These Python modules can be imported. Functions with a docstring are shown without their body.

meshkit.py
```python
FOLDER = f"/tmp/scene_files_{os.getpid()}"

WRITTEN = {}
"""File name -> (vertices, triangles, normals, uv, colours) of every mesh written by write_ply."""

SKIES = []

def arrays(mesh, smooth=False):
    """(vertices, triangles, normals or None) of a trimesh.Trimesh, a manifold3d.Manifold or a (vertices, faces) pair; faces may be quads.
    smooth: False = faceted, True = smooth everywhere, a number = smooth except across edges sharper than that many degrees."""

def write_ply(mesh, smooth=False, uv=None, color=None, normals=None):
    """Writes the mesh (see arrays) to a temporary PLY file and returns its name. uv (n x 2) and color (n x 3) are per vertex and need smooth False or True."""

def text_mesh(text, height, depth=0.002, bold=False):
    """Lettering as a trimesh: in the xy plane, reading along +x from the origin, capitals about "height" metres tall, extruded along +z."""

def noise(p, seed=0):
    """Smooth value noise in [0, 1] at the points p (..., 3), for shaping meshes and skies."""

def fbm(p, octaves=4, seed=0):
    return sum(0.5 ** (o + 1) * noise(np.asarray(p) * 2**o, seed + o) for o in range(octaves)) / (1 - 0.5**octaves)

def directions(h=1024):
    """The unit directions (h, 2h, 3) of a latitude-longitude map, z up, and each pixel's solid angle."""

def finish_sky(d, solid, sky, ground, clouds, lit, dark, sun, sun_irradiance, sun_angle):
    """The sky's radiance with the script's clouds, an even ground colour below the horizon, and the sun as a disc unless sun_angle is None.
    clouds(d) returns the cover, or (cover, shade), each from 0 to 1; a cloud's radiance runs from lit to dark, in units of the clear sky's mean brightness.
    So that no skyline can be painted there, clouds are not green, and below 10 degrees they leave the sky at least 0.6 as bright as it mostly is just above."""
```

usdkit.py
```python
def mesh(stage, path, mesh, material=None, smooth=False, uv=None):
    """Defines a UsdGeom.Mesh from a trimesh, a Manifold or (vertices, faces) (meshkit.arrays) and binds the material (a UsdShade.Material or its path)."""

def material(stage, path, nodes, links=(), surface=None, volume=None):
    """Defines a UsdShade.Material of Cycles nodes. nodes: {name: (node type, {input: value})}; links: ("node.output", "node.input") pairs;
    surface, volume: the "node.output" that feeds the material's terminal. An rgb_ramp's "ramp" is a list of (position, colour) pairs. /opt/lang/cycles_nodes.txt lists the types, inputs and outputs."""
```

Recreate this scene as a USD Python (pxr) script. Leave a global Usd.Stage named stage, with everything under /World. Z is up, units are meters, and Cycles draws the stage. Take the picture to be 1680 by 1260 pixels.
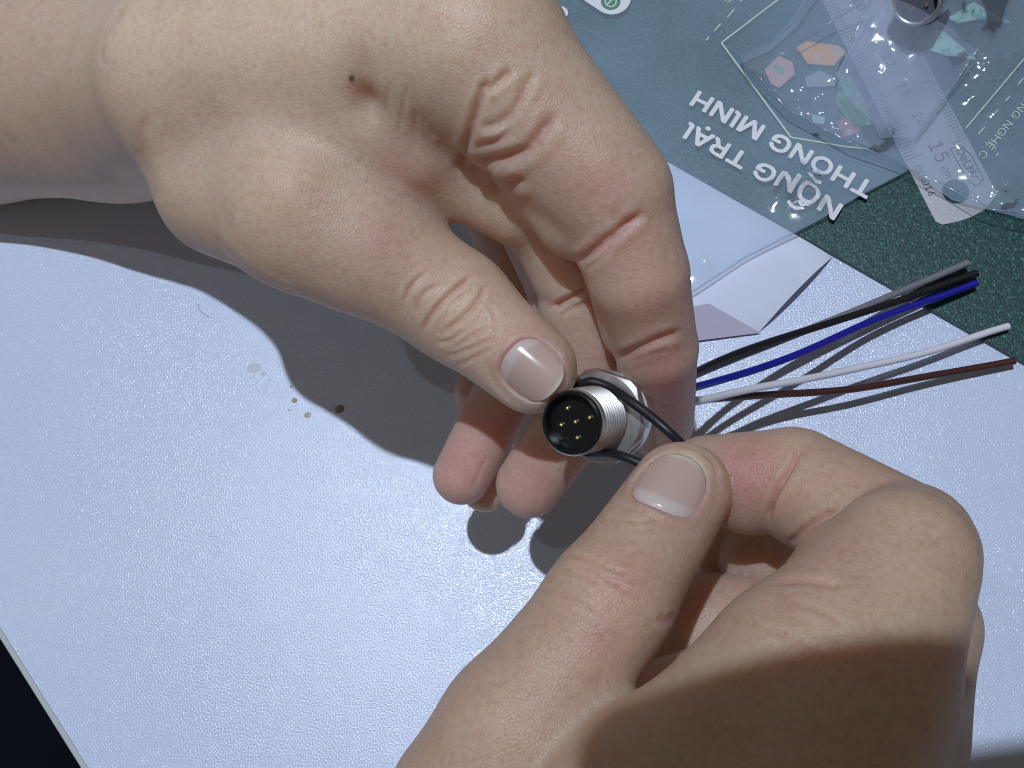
import math, random, numpy as np, trimesh, usdkit, meshkit
from pxr import Usd, UsdGeom, UsdShade, UsdLux, Gf, Sdf, Vt
from shapely.geometry import Polygon, LineString, Point
random.seed(7); RNG = np.random.default_rng(7)
MM = 0.001

stage = Usd.Stage.CreateInMemory()
UsdGeom.SetStageUpAxis(stage, 'Z'); UsdGeom.SetStageMetersPerUnit(stage, 1.0)
UsdGeom.Xform.Define(stage, '/World'); UsdGeom.Scope.Define(stage, '/World/Looks')

# ------------------------------------------------------------------ camera (phone held above the table, tilted about 16 degrees)
FPX, W0, H0 = 1867.0, 1680.0, 1260.0
CAMH = 301.0                                            # mm above the tabletop
_n = np.array([170.0, -500.0, -FPX]); _n /= np.linalg.norm(_n)
ZC = -_n
XC = np.array([1.0, 0, 0]) - ZC * ZC[0]; XC /= np.linalg.norm(XC)
YC = np.cross(ZC, XC)
ROT = np.stack([XC, YC, ZC])                             # camera vector -> world vector
CAM = np.array([0, 0, CAMH])

def at(px, py, z):
    "the point z mm above the tabletop that the photograph shows at (px, py)"
    d = ROT @ np.array([px - W0 / 2, H0 / 2 - py, -FPX])
    return CAM + d * ((z - CAMH) / d[2])

def to_px(p):
    c = (np.asarray(p) - CAM) @ ROT
    return np.stack([W0 / 2 - FPX * c[..., 0] / c[..., 2], H0 / 2 + FPX * c[..., 1] / c[..., 2]], -1)

cam = UsdGeom.Camera.Define(stage, '/World/camera')
cam.CreateHorizontalApertureAttr(36.0); cam.CreateVerticalApertureAttr(27.0)
cam.CreateFocalLengthAttr(36.0 * FPX / W0)
cam.CreateClippingRangeAttr(Gf.Vec2f(0.005, 50.0))
cam.CreateFStopAttr(0.0)
_m = np.eye(4); _m[:3, :3] = ROT.T; _m[3, :3] = CAM * MM
cam.AddTransformOp().Set(Gf.Matrix4d(*_m.ravel().tolist()))
cam.CreateExposureAttr(0.0)

# ------------------------------------------------------------------ light: a small cool ceiling lamp, a weak second one, dim room light
def lamp(name, pos, r, power, color):
    l = UsdLux.SphereLight.Define(stage, '/World/' + name)
    l.CreateRadiusAttr(r * MM); l.CreateIntensityAttr(power); l.CreateColorAttr(Gf.Vec3f(*color)); l.CreateNormalizeAttr(True)
    l.AddTranslateOp().Set(Gf.Vec3d(*(np.asarray(pos) * MM).tolist()))
    return l
LAMP = np.array([-150.0, 330.0, 1900.0])
lamp('ceiling_lamp', LAMP, 16, 28.5, (0.84, 0.93, 1.10))
lamp('ceiling_lamp_001', (-900.0, 260.0, 1900.0), 16, 2.3, (0.88, 0.93, 1.02))
dome = UsdLux.DomeLight.Define(stage, '/World/room_light')
_dm = usdkit.material(stage, '/World/Looks/room_light', {'b': ('background_shader', {'color': (1.0, 0.91, 0.79), 'strength': 0.090})}, surface='b.background')
UsdShade.MaterialBindingAPI.Apply(dome.GetPrim()).Bind(_dm)

# ------------------------------------------------------------------ helpers
USED = {}
def path_of(parent, name):
    base = (str(parent.GetPath()) if parent else '/World') + '/' + name
    n = USED.get(base, 0); USED[base] = n + 1
    return base if n == 0 else f'{base}_{n:03d}'
def tag(p, label=None, cat=None, group=None, kind=None):
    p = p.GetPrim() if hasattr(p, 'GetPrim') else p
    for k, v in (('label', label), ('category', cat), ('group', group), ('kind', kind)):
        if v: p.SetCustomDataByKey(k, v)
    return p
def thing(name, label, cat, group=None):
    x = UsdGeom.Xform.Define(stage, path_of(None, name))
    return tag(x, label, cat, group)
def obj(name, mesh, mat, parent=None, smooth=False, label=None, col=None):
    "mesh in mm (trimesh or (v, f)); one Mesh prim under parent"
    if isinstance(mesh, trimesh.Trimesh): v, f = np.array(mesh.vertices), np.array(mesh.faces)
    elif hasattr(mesh, 'to_mesh'):
        m_ = mesh.to_mesh(); v, f = np.array(m_.vert_properties[:, :3], float), np.array(m_.tri_verts)
    else: v, f = np.asarray(mesh[0], float), np.asarray(mesh[1], int)
    m = usdkit.mesh(stage, path_of(parent, name), (v * MM, f), mat, smooth=smooth)
    if col:
        for k, a in col.items():
            a = np.asarray(a, np.float32)
            if a.ndim == 1: UsdGeom.PrimvarsAPI(m).CreatePrimvar(k, Sdf.ValueTypeNames.FloatArray, 'vertex').Set(Vt.FloatArray.FromNumpy(a))
            else: UsdGeom.PrimvarsAPI(m).CreatePrimvar(k, Sdf.ValueTypeNames.Color3fArray, 'vertex').Set(Vt.Vec3fArray.FromNumpy(a))
    if label: tag(m, label)
    return m.GetPrim()
def mat(name, nodes, links=(), surface='p.BSDF', volume=None):
    return usdkit.material(stage, '/World/Looks/' + name, nodes, links, surface=surface, volume=volume)
def plain(name, color, rough=0.5, metal=0.0, **kw):
    return mat(name, {'p': ('principled_bsdf', {'base_color': color, 'roughness': rough, 'metallic': metal, **kw})})
cat_ = trimesh.util.concatenate
def unit(v): v = np.asarray(v, float); return v / np.linalg.norm(v)
def sm01(x): x = np.clip(x, 0, 1); return x * x * (3 - 2 * x)

def tube(points, r, seg=10, caps=True):
    "round tube along points (mm); r a number or one per point"
    P = np.asarray(points, float); n = len(P); r = np.broadcast_to(np.asarray(r, float), (n,))
    T = np.gradient(P, axis=0); T /= np.linalg.norm(T, axis=1, keepdims=True)
    u = unit(np.cross(T[0], [0.3, 0.2, 1.0] if abs(T[0][2]) < .9 else [1, 0, 0])); rings = []
    for i in range(n):
        u = unit(u - T[i] * (u @ T[i])); w = np.cross(T[i], u)
        a = np.arange(seg) / seg * 2 * np.pi
        rings.append(P[i] + r[i] * (np.cos(a)[:, None] * u + np.sin(a)[:, None] * w))
    V = np.vstack(rings); F = []
    i, j = np.meshgrid(np.arange(n - 1), np.arange(seg), indexing='ij'); k = (j + 1) % seg
    a, b, c, d = i * seg + j, i * seg + k, (i + 1) * seg + k, (i + 1) * seg + j
    F = np.vstack([np.stack([a, b, c], -1).reshape(-1, 3), np.stack([a, c, d], -1).reshape(-1, 3)])
    if caps:
        V = np.vstack([V, P[0], P[-1]]); c0, c1 = n * seg, n * seg + 1; jj = np.arange(seg); kk = (jj + 1) % seg
        F = np.vstack([F, np.stack([np.full(seg, c0), kk, jj], -1), np.stack([np.full(seg, c1), (n - 1) * seg + jj, (n - 1) * seg + kk], -1)])
    return trimesh.Trimesh(V, F, process=False)
def spline(pts, n=40):
    "Catmull-Rom through pts"
    from scipy.interpolate import CubicSpline
    P = np.asarray(pts, float); t = np.r_[0, np.cumsum(np.linalg.norm(np.diff(P, axis=0), axis=1) ** .7)]
    return CubicSpline(t, P)(np.linspace(0, t[-1], n))
def plate(poly, z0, z1, tri='earcut'):
    "closed slab over a shapely polygon given in world mm"
    m = trimesh.creation.extrude_polygon(poly, z1 - z0, engine=tri); m.apply_translation([0, 0, z0]); return m
def lathe(profile, seg=48):
    "closed solid of revolution about z; profile (r, z) pairs starting and ending on r = 0"
    return trimesh.creation.revolve(np.asarray(profile, float), sections=seg)
def frame_to(mesh, origin, zaxis, xhint):
    z = unit(zaxis); x = unit(np.asarray(xhint, float) - z * (np.asarray(xhint, float) @ z)); y = np.cross(z, x)
    M = np.eye(4); M[:3, 0], M[:3, 1], M[:3, 2], M[:3, 3] = x, y, z, origin
    m = mesh.copy(); m.apply_transform(M); return m

# ------------------------------------------------------------------ materials
SKIN = mat('skin', {
    'c': ('attribute', {'attribute': 'skin_colour'}), 'fine': ('attribute', {'attribute': 'fine'}), 'ridge': ('attribute', {'attribute': 'ridge'}),
    'tc': ('texture_coordinate', {}),
    'mott': ('noise_texture', {'scale': 160.0, 'detail': 4.0, 'roughness': .6}), 'mott2': ('noise_texture', {'scale': 900.0, 'detail': 2.0}),
    'mr': ('rgb_ramp', {'ramp': [(.3, (.93, .88, .87)), (.5, (1, 1, 1)), (.72, (1.03, 1.05, 1.04))]}),
    'mr2': ('rgb_ramp', {'ramp': [(.3, (.90, .87, .86)), (.5, (1, 1, 1)), (.7, (1.05, 1.06, 1.06))]}),
    'm1': ('mix_color', {'blend_type': 'multiply', 'fac': .75, 'use_clamp': False}), 'm2': ('mix_color', {'blend_type': 'multiply', 'fac': .8, 'use_clamp': False}),
    'warp': ('noise_texture', {'scale': 500.0, 'detail': 2.0}), 'wadd': ('vector_math', {'math_type': 'multiply_add', 'vector2': (.0005, .0005, .0005)}),
    'v1': ('voronoi_texture', {'feature': 'distance_to_edge', 'scale': 1250.0}), 'v1r': ('map_range', {'from_min': 0.0, 'from_max': 0.22, 'to_min': 0.0, 'to_max': 1.0, 'clamp': True}),
    'n1': ('noise_texture', {'scale': 2600.0, 'detail': 2.0}),
    'hs': ('math', {'math_type': 'multiply_add', 'value2': .55}), 'hm': ('math', {'math_type': 'multiply'}),
    'b': ('bump', {'strength': .4, 'distance': .00012}), 'wv': ('wave_texture', {'bands_direction': 'y', 'scale': 330.0, 'distortion': 2.2, 'detail': 1.0, 'detail_scale': 1.0}), 'wm': ('math', {'math_type': 'multiply'}), 'wm2': ('math', {'math_type': 'multiply_add', 'value2': .75}),
    'rr': ('map_range', {'from_min': .3, 'from_max': .7, 'to_min': .40, 'to_max': .55}),
    'p': ('principled_bsdf', {'subsurface_weight': .55, 'subsurface_radius': (1.0, .42, .25), 'subsurface_scale': .0016, 'subsurface_method': 'random_walk', 'roughness': .45, 'specular_ior_level': .42})},
    [('tc.object', 'mott.vector'), ('tc.object', 'mott2.vector'), ('mott.fac', 'mr.fac'), ('mott2.fac', 'mr2.fac'), ('c.color', 'm1.a'), ('mr.color', 'm1.b'), ('m1.result', 'm2.a'), ('mr2.color', 'm2.b'), ('m2.result', 'p.base_color'),
     ('tc.object', 'warp.vector'), ('warp.color', 'wadd.vector1'), ('tc.object', 'wadd.vector3'), ('wadd.vector', 'v1.vector'), ('v1.distance', 'v1r.value'), ('tc.object', 'n1.vector'),
     ('n1.fac', 'hs.value1'), ('v1r.result', 'hs.value3'), ('hs.value', 'hm.value1'), ('fine.fac', 'hm.value2'), ('tc.object', 'wv.vector'), ('wv.fac', 'wm.value1'), ('ridge.fac', 'wm.value2'), ('wm.value', 'wm2.value1'), ('hm.value', 'wm2.value3'), ('wm2.value', 'b.height'), ('b.normal', 'p.normal'), ('mott2.fac', 'rr.value'), ('rr.result', 'p.roughness')])
NAIL = mat('nail', {
    'c': ('attribute', {'attribute': 'skin_colour'}), 'tc': ('texture_coordinate', {}), 'n': ('noise_texture', {'scale': 700.0, 'detail': 3.0}),
    'b': ('bump', {'strength': .25, 'distance': .00004}),
    'p': ('principled_bsdf', {'subsurface_weight': .3, 'subsurface_radius': (1.0, .5, .35), 'subsurface_scale': .001, 'roughness': .2, 'specular_ior_level': .6})},
    [('c.color', 'p.base_color'), ('tc.object', 'n.vector'), ('n.fac', 'b.height'), ('b.normal', 'p.normal')])
LAMINATE = mat('white_laminate', {
    'tc': ('texture_coordinate', {}), 'n': ('noise_texture', {'scale': 2300.0, 'detail': 1.2, 'roughness': .45}), 'n2': ('noise_texture', {'scale': 14.0, 'detail': 3.0}),
    'r': ('rgb_ramp', {'ramp': [(.3, (.59, .675, .855)), (.7, (.62, .705, .875))]}),
    'b': ('bump', {'strength': 1.0, 'distance': .00013}),
    'p': ('principled_bsdf', {'roughness': .17, 'specular_ior_level': .55})},
    [('tc.object', 'n.vector'), ('tc.object', 'n2.vector'), ('n2.fac', 'r.fac'), ('r.color', 'p.base_color'), ('n.fac', 'b.height'), ('b.normal', 'p.normal')])
LAMINATE_EDGE = plain('edge_banding', (.46, .50, .50), .5)
LEATHER = mat('green_leather', {
    'tc': ('texture_coordinate', {}), 'v': ('voronoi_texture', {'scale': 1900.0, 'feature': 'smooth_f1', 'smoothness': .6}), 'n': ('noise_texture', {'scale': 1100.0, 'detail': 3.0}), 'n2': ('noise_texture', {'scale': 420.0, 'detail': 3.0}),
    'r': ('rgb_ramp', {'ramp': [(.35, (.004, .038, .034)), (.55, (.009, .062, .054)), (.64, (.03, .13, .12)), (.75, (.12, .26, .25))]}), 'add': ('math', {'math_type': 'multiply_add', 'value2': .6}),
    'b': ('bump', {'strength': 1.0, 'distance': .00010}), 'p': ('principled_bsdf', {'roughness': .42, 'specular_ior_level': .5})},
    [('tc.object', 'v.vector'), ('tc.object', 'n.vector'), ('tc.object', 'n2.vector'), ('n.fac', 'r.fac'), ('v.distance', 'add.value1'), ('n2.fac', 'add.value3'), ('add.value', 'b.height'), ('b.normal', 'p.normal'), ('r.color', 'p.base_color')])
PAPER = plain('white_paper', (.70, .745, .87), .7)
PAPER_BACK = plain('lilac_paper_back', (.47, .44, .56), .7)
def film(name, haze, rough=.1, bump=.0012, scale=60.0, tint=(.86, .92, .97), milk=(.66, .78, .88)):
    return mat(name, {
        'tc': ('texture_coordinate', {}), 'n': ('noise_texture', {'scale': scale, 'detail': 3.0, 'roughness': .45, 'distortion': .6}), 'b': ('bump', {'strength': .8, 'distance': bump}),
        'n2': ('noise_texture', {'scale': 22.0, 'detail': 4.0}), 'hz': ('map_range', {'from_min': .3, 'from_max': .7, 'to_min': haze * .75, 'to_max': haze * 1.3}),
        't': ('transparent_bsdf', {'color': tint}), 'd': ('diffuse_bsdf', {'color': milk}), 'g': ('glossy_bsdf', {'color': (1, 1, 1), 'roughness': rough}), 'f': ('fresnel', {'IOR': 1.5}),
        'm1': ('mix_closure', {}), 'm2': ('mix_closure', {})},
        [('tc.object', 'n.vector'), ('tc.object', 'n2.vector'), ('n.fac', 'b.height'), ('b.normal', 'g.normal'), ('b.normal', 'f.normal'), ('n2.fac', 'hz.value'), ('hz.result', 'm1.fac'), ('t.BSDF', 'm1.closure1'), ('d.BSDF', 'm1.closure2'),
         ('f.fac', 'm2.fac'), ('m1.closure', 'm2.closure1'), ('g.BSDF', 'm2.closure2')], surface='m2.closure')
FILM = film('printed_film', .265, milk=(.57, .775, .99), tint=(.975, .985, .99))
FILM_CLEAR = film('clear_film', .11, .08, .0017, 70.0, milk=(.66, .73, .92), tint=(.98, .985, .99))
FILM_BLUE = film('bluish_film', .17, .12, .0012, 50.0, milk=(.64, .69, .95), tint=(.98, .985, .99))
INK_WHITE = plain('white_ink', (.78, .80, .84), .45)
INK_GREEN = plain('pale_green_ink', (.55, .72, .60), .45)
INK_TEAL = plain('teal_ink', (.10, .26, .20), .45)
STEEL = mat('brushed_steel', {'tc': ('texture_coordinate', {}), 'n': ('noise_texture', {'scale': 800.0, 'detail': 3.0}), 'b': ('bump', {'strength': .3, 'distance': .0001}), 'p': ('principled_bsdf', {'base_color': (.49, .49, .51), 'metallic': .75, 'roughness': .42})},
    [('tc.object', 'n.vector'), ('n.fac', 'b.height'), ('b.normal', 'p.normal')])
ENGRAVED = plain('engraved_ink', (.04, .04, .07), .6)
ENGRAVED_RED = plain('engraved_red_ink', (.14, .03, .05), .6)
NICKEL = mat('nickel', {'tc': ('texture_coordinate', {}), 'n': ('noise_texture', {'scale': 420.0, 'detail': 4.0, 'roughness': .6}), 'r': ('map_range', {'from_min': .3, 'from_max': .7, 'to_min': .34, 'to_max': .48}), 'p': ('principled_bsdf', {'base_color': (.66, .65, .63), 'metallic': 1.0, 'roughness': .28})},
    [('tc.object', 'n.vector'), ('n.fac', 'r.value'), ('r.result', 'p.roughness')])
BLACK = plain('black_plastic', (.008, .008, .010), .25)
RUBBER = plain('black_rubber', (.014, .014, .017), .42)
GOLD = plain('gold_pin', (.85, .68, .30), .38, 1.0)
W_BLACK, W_GREY, W_BLUE, W_WHITE, W_BROWN = plain('wire_black', (.010, .009, .011), .45), plain('wire_grey', (.20, .20, .23), .45), plain('wire_blue', (.012, .012, .30), .4), plain('wire_white', (.72, .72, .78), .4), plain('wire_brown', (.06, .018, .014), .45)
COPPER = plain('wire_core', (.5, .3, .2), .4, .8)
CLOTH = mat('navy_cloth', {'tc': ('texture_coordinate', {}), 'n': ('noise_texture', {'scale': 1400.0, 'detail': 2.0}), 'b': ('bump', {'strength': .6, 'distance': .0006}), 'p': ('principled_bsdf', {'base_color': (.0035, .0045, .009), 'roughness': .95, 'specular_ior_level': .12})}, [('tc.object', 'n.vector'), ('n.fac', 'b.height'), ('b.normal', 'p.normal')])
GLUE = mat('glue_drop', {'p': ('principled_bsdf', {'base_color': (.62, .56, .40), 'roughness': .2, 'transmission_weight': .35})})
GLUE_DARK = mat('dark_glue_drop', {'p': ('principled_bsdf', {'base_color': (.30, .23, .15), 'roughness': .25})})
STAIN = plain('stain', (.56, .62, .72), .6)
DARK_HAIR = plain('hair', (.08, .07, .07), .5)
def slip_print(name, c1, c2, scale=420.0):
    return mat(name, {'tc': ('texture_coordinate', {}), 'n': ('noise_texture', {'scale': scale, 'detail': 2.0}), 'r': ('rgb_ramp', {'ramp': [(.42, c1), (.56, c1), (.62, c2), (.8, c2)]}), 'p': ('principled_bsdf', {'roughness': .5})},
        [('tc.object', 'n.vector'), ('n.fac', 'r.fac'), ('r.color', 'p.base_color')])
S_ORANGE, S_PINK, S_GREEN, S_LIGHT, S_RED = slip_print('orange_print', (.80, .44, .07), (.66, .50, .44), 260.0), slip_print('pink_print', (.66, .40, .38), (.30, .42, .26), 330.0), slip_print('green_print', (.10, .32, .16), (.30, .46, .34)), slip_print('light_green_print', (.42, .70, .57), (.16, .38, .30), 300.0), slip_print('red_print', (.52, .16, .18), (.60, .45, .45))
PHONE = plain('phone_black', (.02, .02, .02), .3)

# ------------------------------------------------------------------ the table, the mat and the paper
def flat(pts, z=0.0): return [tuple(at(x, y, z)[:2]) for x, y in pts]
_e0, _e1 = at(0, 1029, 0)[:2], at(145, 1260, 0)[:2]; _d = unit(_e1 - _e0); _in = np.array([-_d[1], _d[0]])
if _in @ (at(840, 600, 0)[:2] - _e0) < 0: _in = -_in
tb = thing('table', 'white laminate tabletop with fine orange-peel texture under both hands', 'table')
A0, A1 = _e0 - _d * 700, _e0 + _d * 500
obj('tabletop', plate(Polygon([A0, A1, A1 + _in * 900, A0 + _in * 900]), -25, 0), LAMINATE, tb)
_bp = [(-.15, -.15), (-.15, -25), (-1.75, -25), (-1.75, -.5), (-1.6, -.22), (-1.3, -.1)]
bv = np.array([[*(p + _in * u), z] for p in (A0, A1) for u, z in _bp]); n_ = len(_bp); bf = []
for i in range(n_):
    j = (i + 1) % n_; bf += [(i, j, n_ + j), (i, n_ + j, n_ + i)]
for i in range(1, n_ - 1): bf += [(0, i + 1, i), (n_, n_ + i, n_ + i + 1)]
_ebm = trimesh.Trimesh(bv, bf, process=False); _ebm.fix_normals()
obj('edge_band', _ebm, LAMINATE_EDGE, tb)

def sheet(poly, step, zf, thick=0.0, extra=()):
    "an open or thin film over a polygon in world mm; zf(x, y) its height"
    from scipy.spatial import Delaunay
    x0, y0, x1, y1 = poly.bounds; gx, gy = np.meshgrid(np.arange(x0, x1, step), np.arange(y0, y1, step)); rng = np.random.default_rng(3)
    P = np.c_[gx.ravel(), gy.ravel()] + rng.uniform(-.2, .2, (gx.size, 2)) * step
    import shapely
    inner = poly.buffer(-step * .5); P = P[shapely.contains_xy(inner, P[:, 0], P[:, 1])]
    B = np.array([poly.exterior.interpolate(t).coords[0] for t in np.arange(0, poly.exterior.length, step * .7)]); B = np.vstack([B, np.array(poly.exterior.coords)[:-1]])
    P = np.vstack([P, B, *[np.atleast_2d(e) for e in extra]]); T = Delaunay(P).simplices; c = P[T].mean(1); T = T[shapely.contains_xy(poly.buffer(.01), c[:, 0], c[:, 1])]
    a = P[T]; cr = (a[:, 1, 0] - a[:, 0, 0]) * (a[:, 2, 1] - a[:, 0, 1]) - (a[:, 1, 1] - a[:, 0, 1]) * (a[:, 2, 0] - a[:, 0, 0]); T = T[np.abs(cr) > 1e-6]; cr = cr[np.abs(cr) > 1e-6]; T[cr < 0] = T[cr < 0][:, ::-1]
    V = np.c_[P, zf(P[:, 0], P[:, 1])]
    return V, T
_m0, _m1 = at(1050, 240, 0)[:2], at(1680, 600, 0)[:2]; _md = unit(_m1 - _m0); _mn = np.array([-_md[1], _md[0]])
if _mn @ (at(1600, 100, 0)[:2] - _m0) < 0: _mn = -_mn
MATTOP = 1.9
_ms = plate(Polygon([_m0 - _md * 420, _m1 + _md * 300, _m1 + _md * 300 + _mn * 420, _m0 - _md * 420 + _mn * 420]), .45, MATTOP)
mt = obj('desk_mat', _ms, LEATHER); tag(mt, 'dark green leathery desk mat along the right edge of the white table', 'desk mat')
# paper: one sheet slipping out from under the mat, its free edge curling up, one corner folded over
pp = thing('paper_sheet', 'white paper sheet with a folded corner, half under the plastic bag', 'paper')
poly = Polygon(flat([(960, 200), (1050, 236), (1366, 422), (1245, 546), (1162, 500), (1030, 560), (940, 420)]))
_pe0, _pe1 = at(1366, 422, 0)[:2], at(1245, 546, 0)[:2]; _pl = np.linalg.norm(_pe1 - _pe0); _pd = (_pe1 - _pe0) / _pl; _pn = np.array([-_pd[1], _pd[0]])
if _pn @ (at(1150, 400, 0)[:2] - _pe0) < 0: _pn = -_pn
def paper_z(x, y):
    q = np.stack([x, y], -1) - _pe0; t = q @ _pd / _pl; u = q @ _pn
    return .15 + 5.0 * np.sin(np.pi * np.clip(t, 0, 1)) ** .8 * np.exp(-np.maximum(u, 0) / 8.0) * (t > 0)
V, T = sheet(poly, 1.6, paper_z); obj('sheet', (np.vstack([V, V - [0, 0, .08]]), np.vstack([T, T[:, ::-1] + len(V)])), PAPER, pp, smooth=True)
fl = Polygon(flat([(1162, 500), (1247, 548), (1060, 572), (1060, 520)]))
V, T = sheet(fl, 1.6, lambda x, y: .6 + .9 * meshkit.noise(np.stack([x / 18, y / 18, 0 * x], -1))); obj('folded_corner', (np.vstack([V, V - [0, 0, .08]]), np.vstack([T, T[:, ::-1] + len(V)])), PAPER_BACK, pp, smooth=True, label='folded over lilac grey corner of the sheet')
# dark cloth of the lap below the table edge
gx, gy = np.meshgrid(np.linspace(-420, 60, 90), np.linspace(-260, 160, 80))
cz = -95 + 14 * meshkit.fbm(np.stack([gx / 60, gy / 60, 0 * gx], -1), 3); _c = at(95, 1250, -90)[:2]
for k, off in enumerate((-2, 7)):
    cz += (4.0 - k) * np.exp(-(((gx - _c[0]) * -.35 + (gy - _c[1]) * .94 - off + .004 * (gx - _c[0]) ** 2) / 2.6) ** 2)
iy, ix = np.meshgrid(np.arange(79), np.arange(89), indexing='ij'); q = iy * 90 + ix
cl = obj('dark_cloth', (np.c_[gx.ravel(), gy.ravel(), cz.ravel()], np.vstack([np.stack([q, q + 1, q + 91], -1).reshape(-1, 3), np.stack([q, q + 91, q + 90], -1).reshape(-1, 3)])), CLOTH, smooth=True); tag(cl, 'dark navy cloth in the gap below the left table edge', 'cloth')
# the phone that takes the picture hangs behind the camera and shades the lower right of the scene
def toward_lamp(p, z): return (p + (LAMP - p) * ((z - p[2]) / (LAMP[2] - p[2])))[:2]
PZ = 318.0
_s0, _s1 = toward_lamp(at(1010, 1165, 118), PZ), toward_lamp(at(1640, 1222, 0), PZ); _sd = unit(_s1 - _s0); _sn = np.array([-_sd[1], _sd[0]])
if _sn[1] > 0: _sn = -_sn
ph = Polygon([_s0 - _sd * 6, _s0 - _sd * 6 + _sd * 156, _s0 - _sd * 6 + _sd * 156 + _sn * 76, _s0 - _sd * 6 + _sn * 76]).buffer(-8).buffer(8)
phone = thing('smartphone', 'black phone held above the table, just out of view', 'phone')
obj('body', plate(ph, PZ, PZ + 7), PHONE, phone); obj('screen', plate(ph.buffer(-2), PZ + 7.005, PZ + 7.4), BLACK, phone)

# ------------------------------------------------------------------ hands: a smooth body over the bones, then creases, nails and skin colour
VOX = 0.5
def P3(q): return at(q[0], q[1], q[2])
def cone_dist(p, a, b, ra, rb):
    "signed distance to the hull of two balls"
    ba = b - a; L2 = ba @ ba
    if L2 < 1e-6: return np.linalg.norm(p - a, axis=-1) - max(ra, rb)
    rr = ra - rb; a2 = L2 - rr * rr; il2 = 1.0 / L2
    pa = p - a; y = pa @ ba; z = y - L2
    x2 = ((pa * L2 - y[..., None] * ba) ** 2).sum(-1); y2 = y * y * L2; z2 = z * z * L2
    k = np.sign(rr) * rr * rr * x2
    out = (np.sqrt(np.maximum(x2 * a2 * il2, 0)) + y * rr) * il2 - ra
    c1 = np.sign(z) * a2 * z2 > k
    out = np.where(c1, np.sqrt(x2 + z2) * il2 - rb, out)
    c2 = ~c1 & (np.sign(y) * a2 * y2 < k)
    return np.where(c2, np.sqrt(x2 + y2) * il2 - ra, out)
def smin(a, b, k):
    h = np.maximum(k - np.abs(a - b), 0) / k
    return np.minimum(a, b) - h * h * h * k / 6.0

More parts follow.
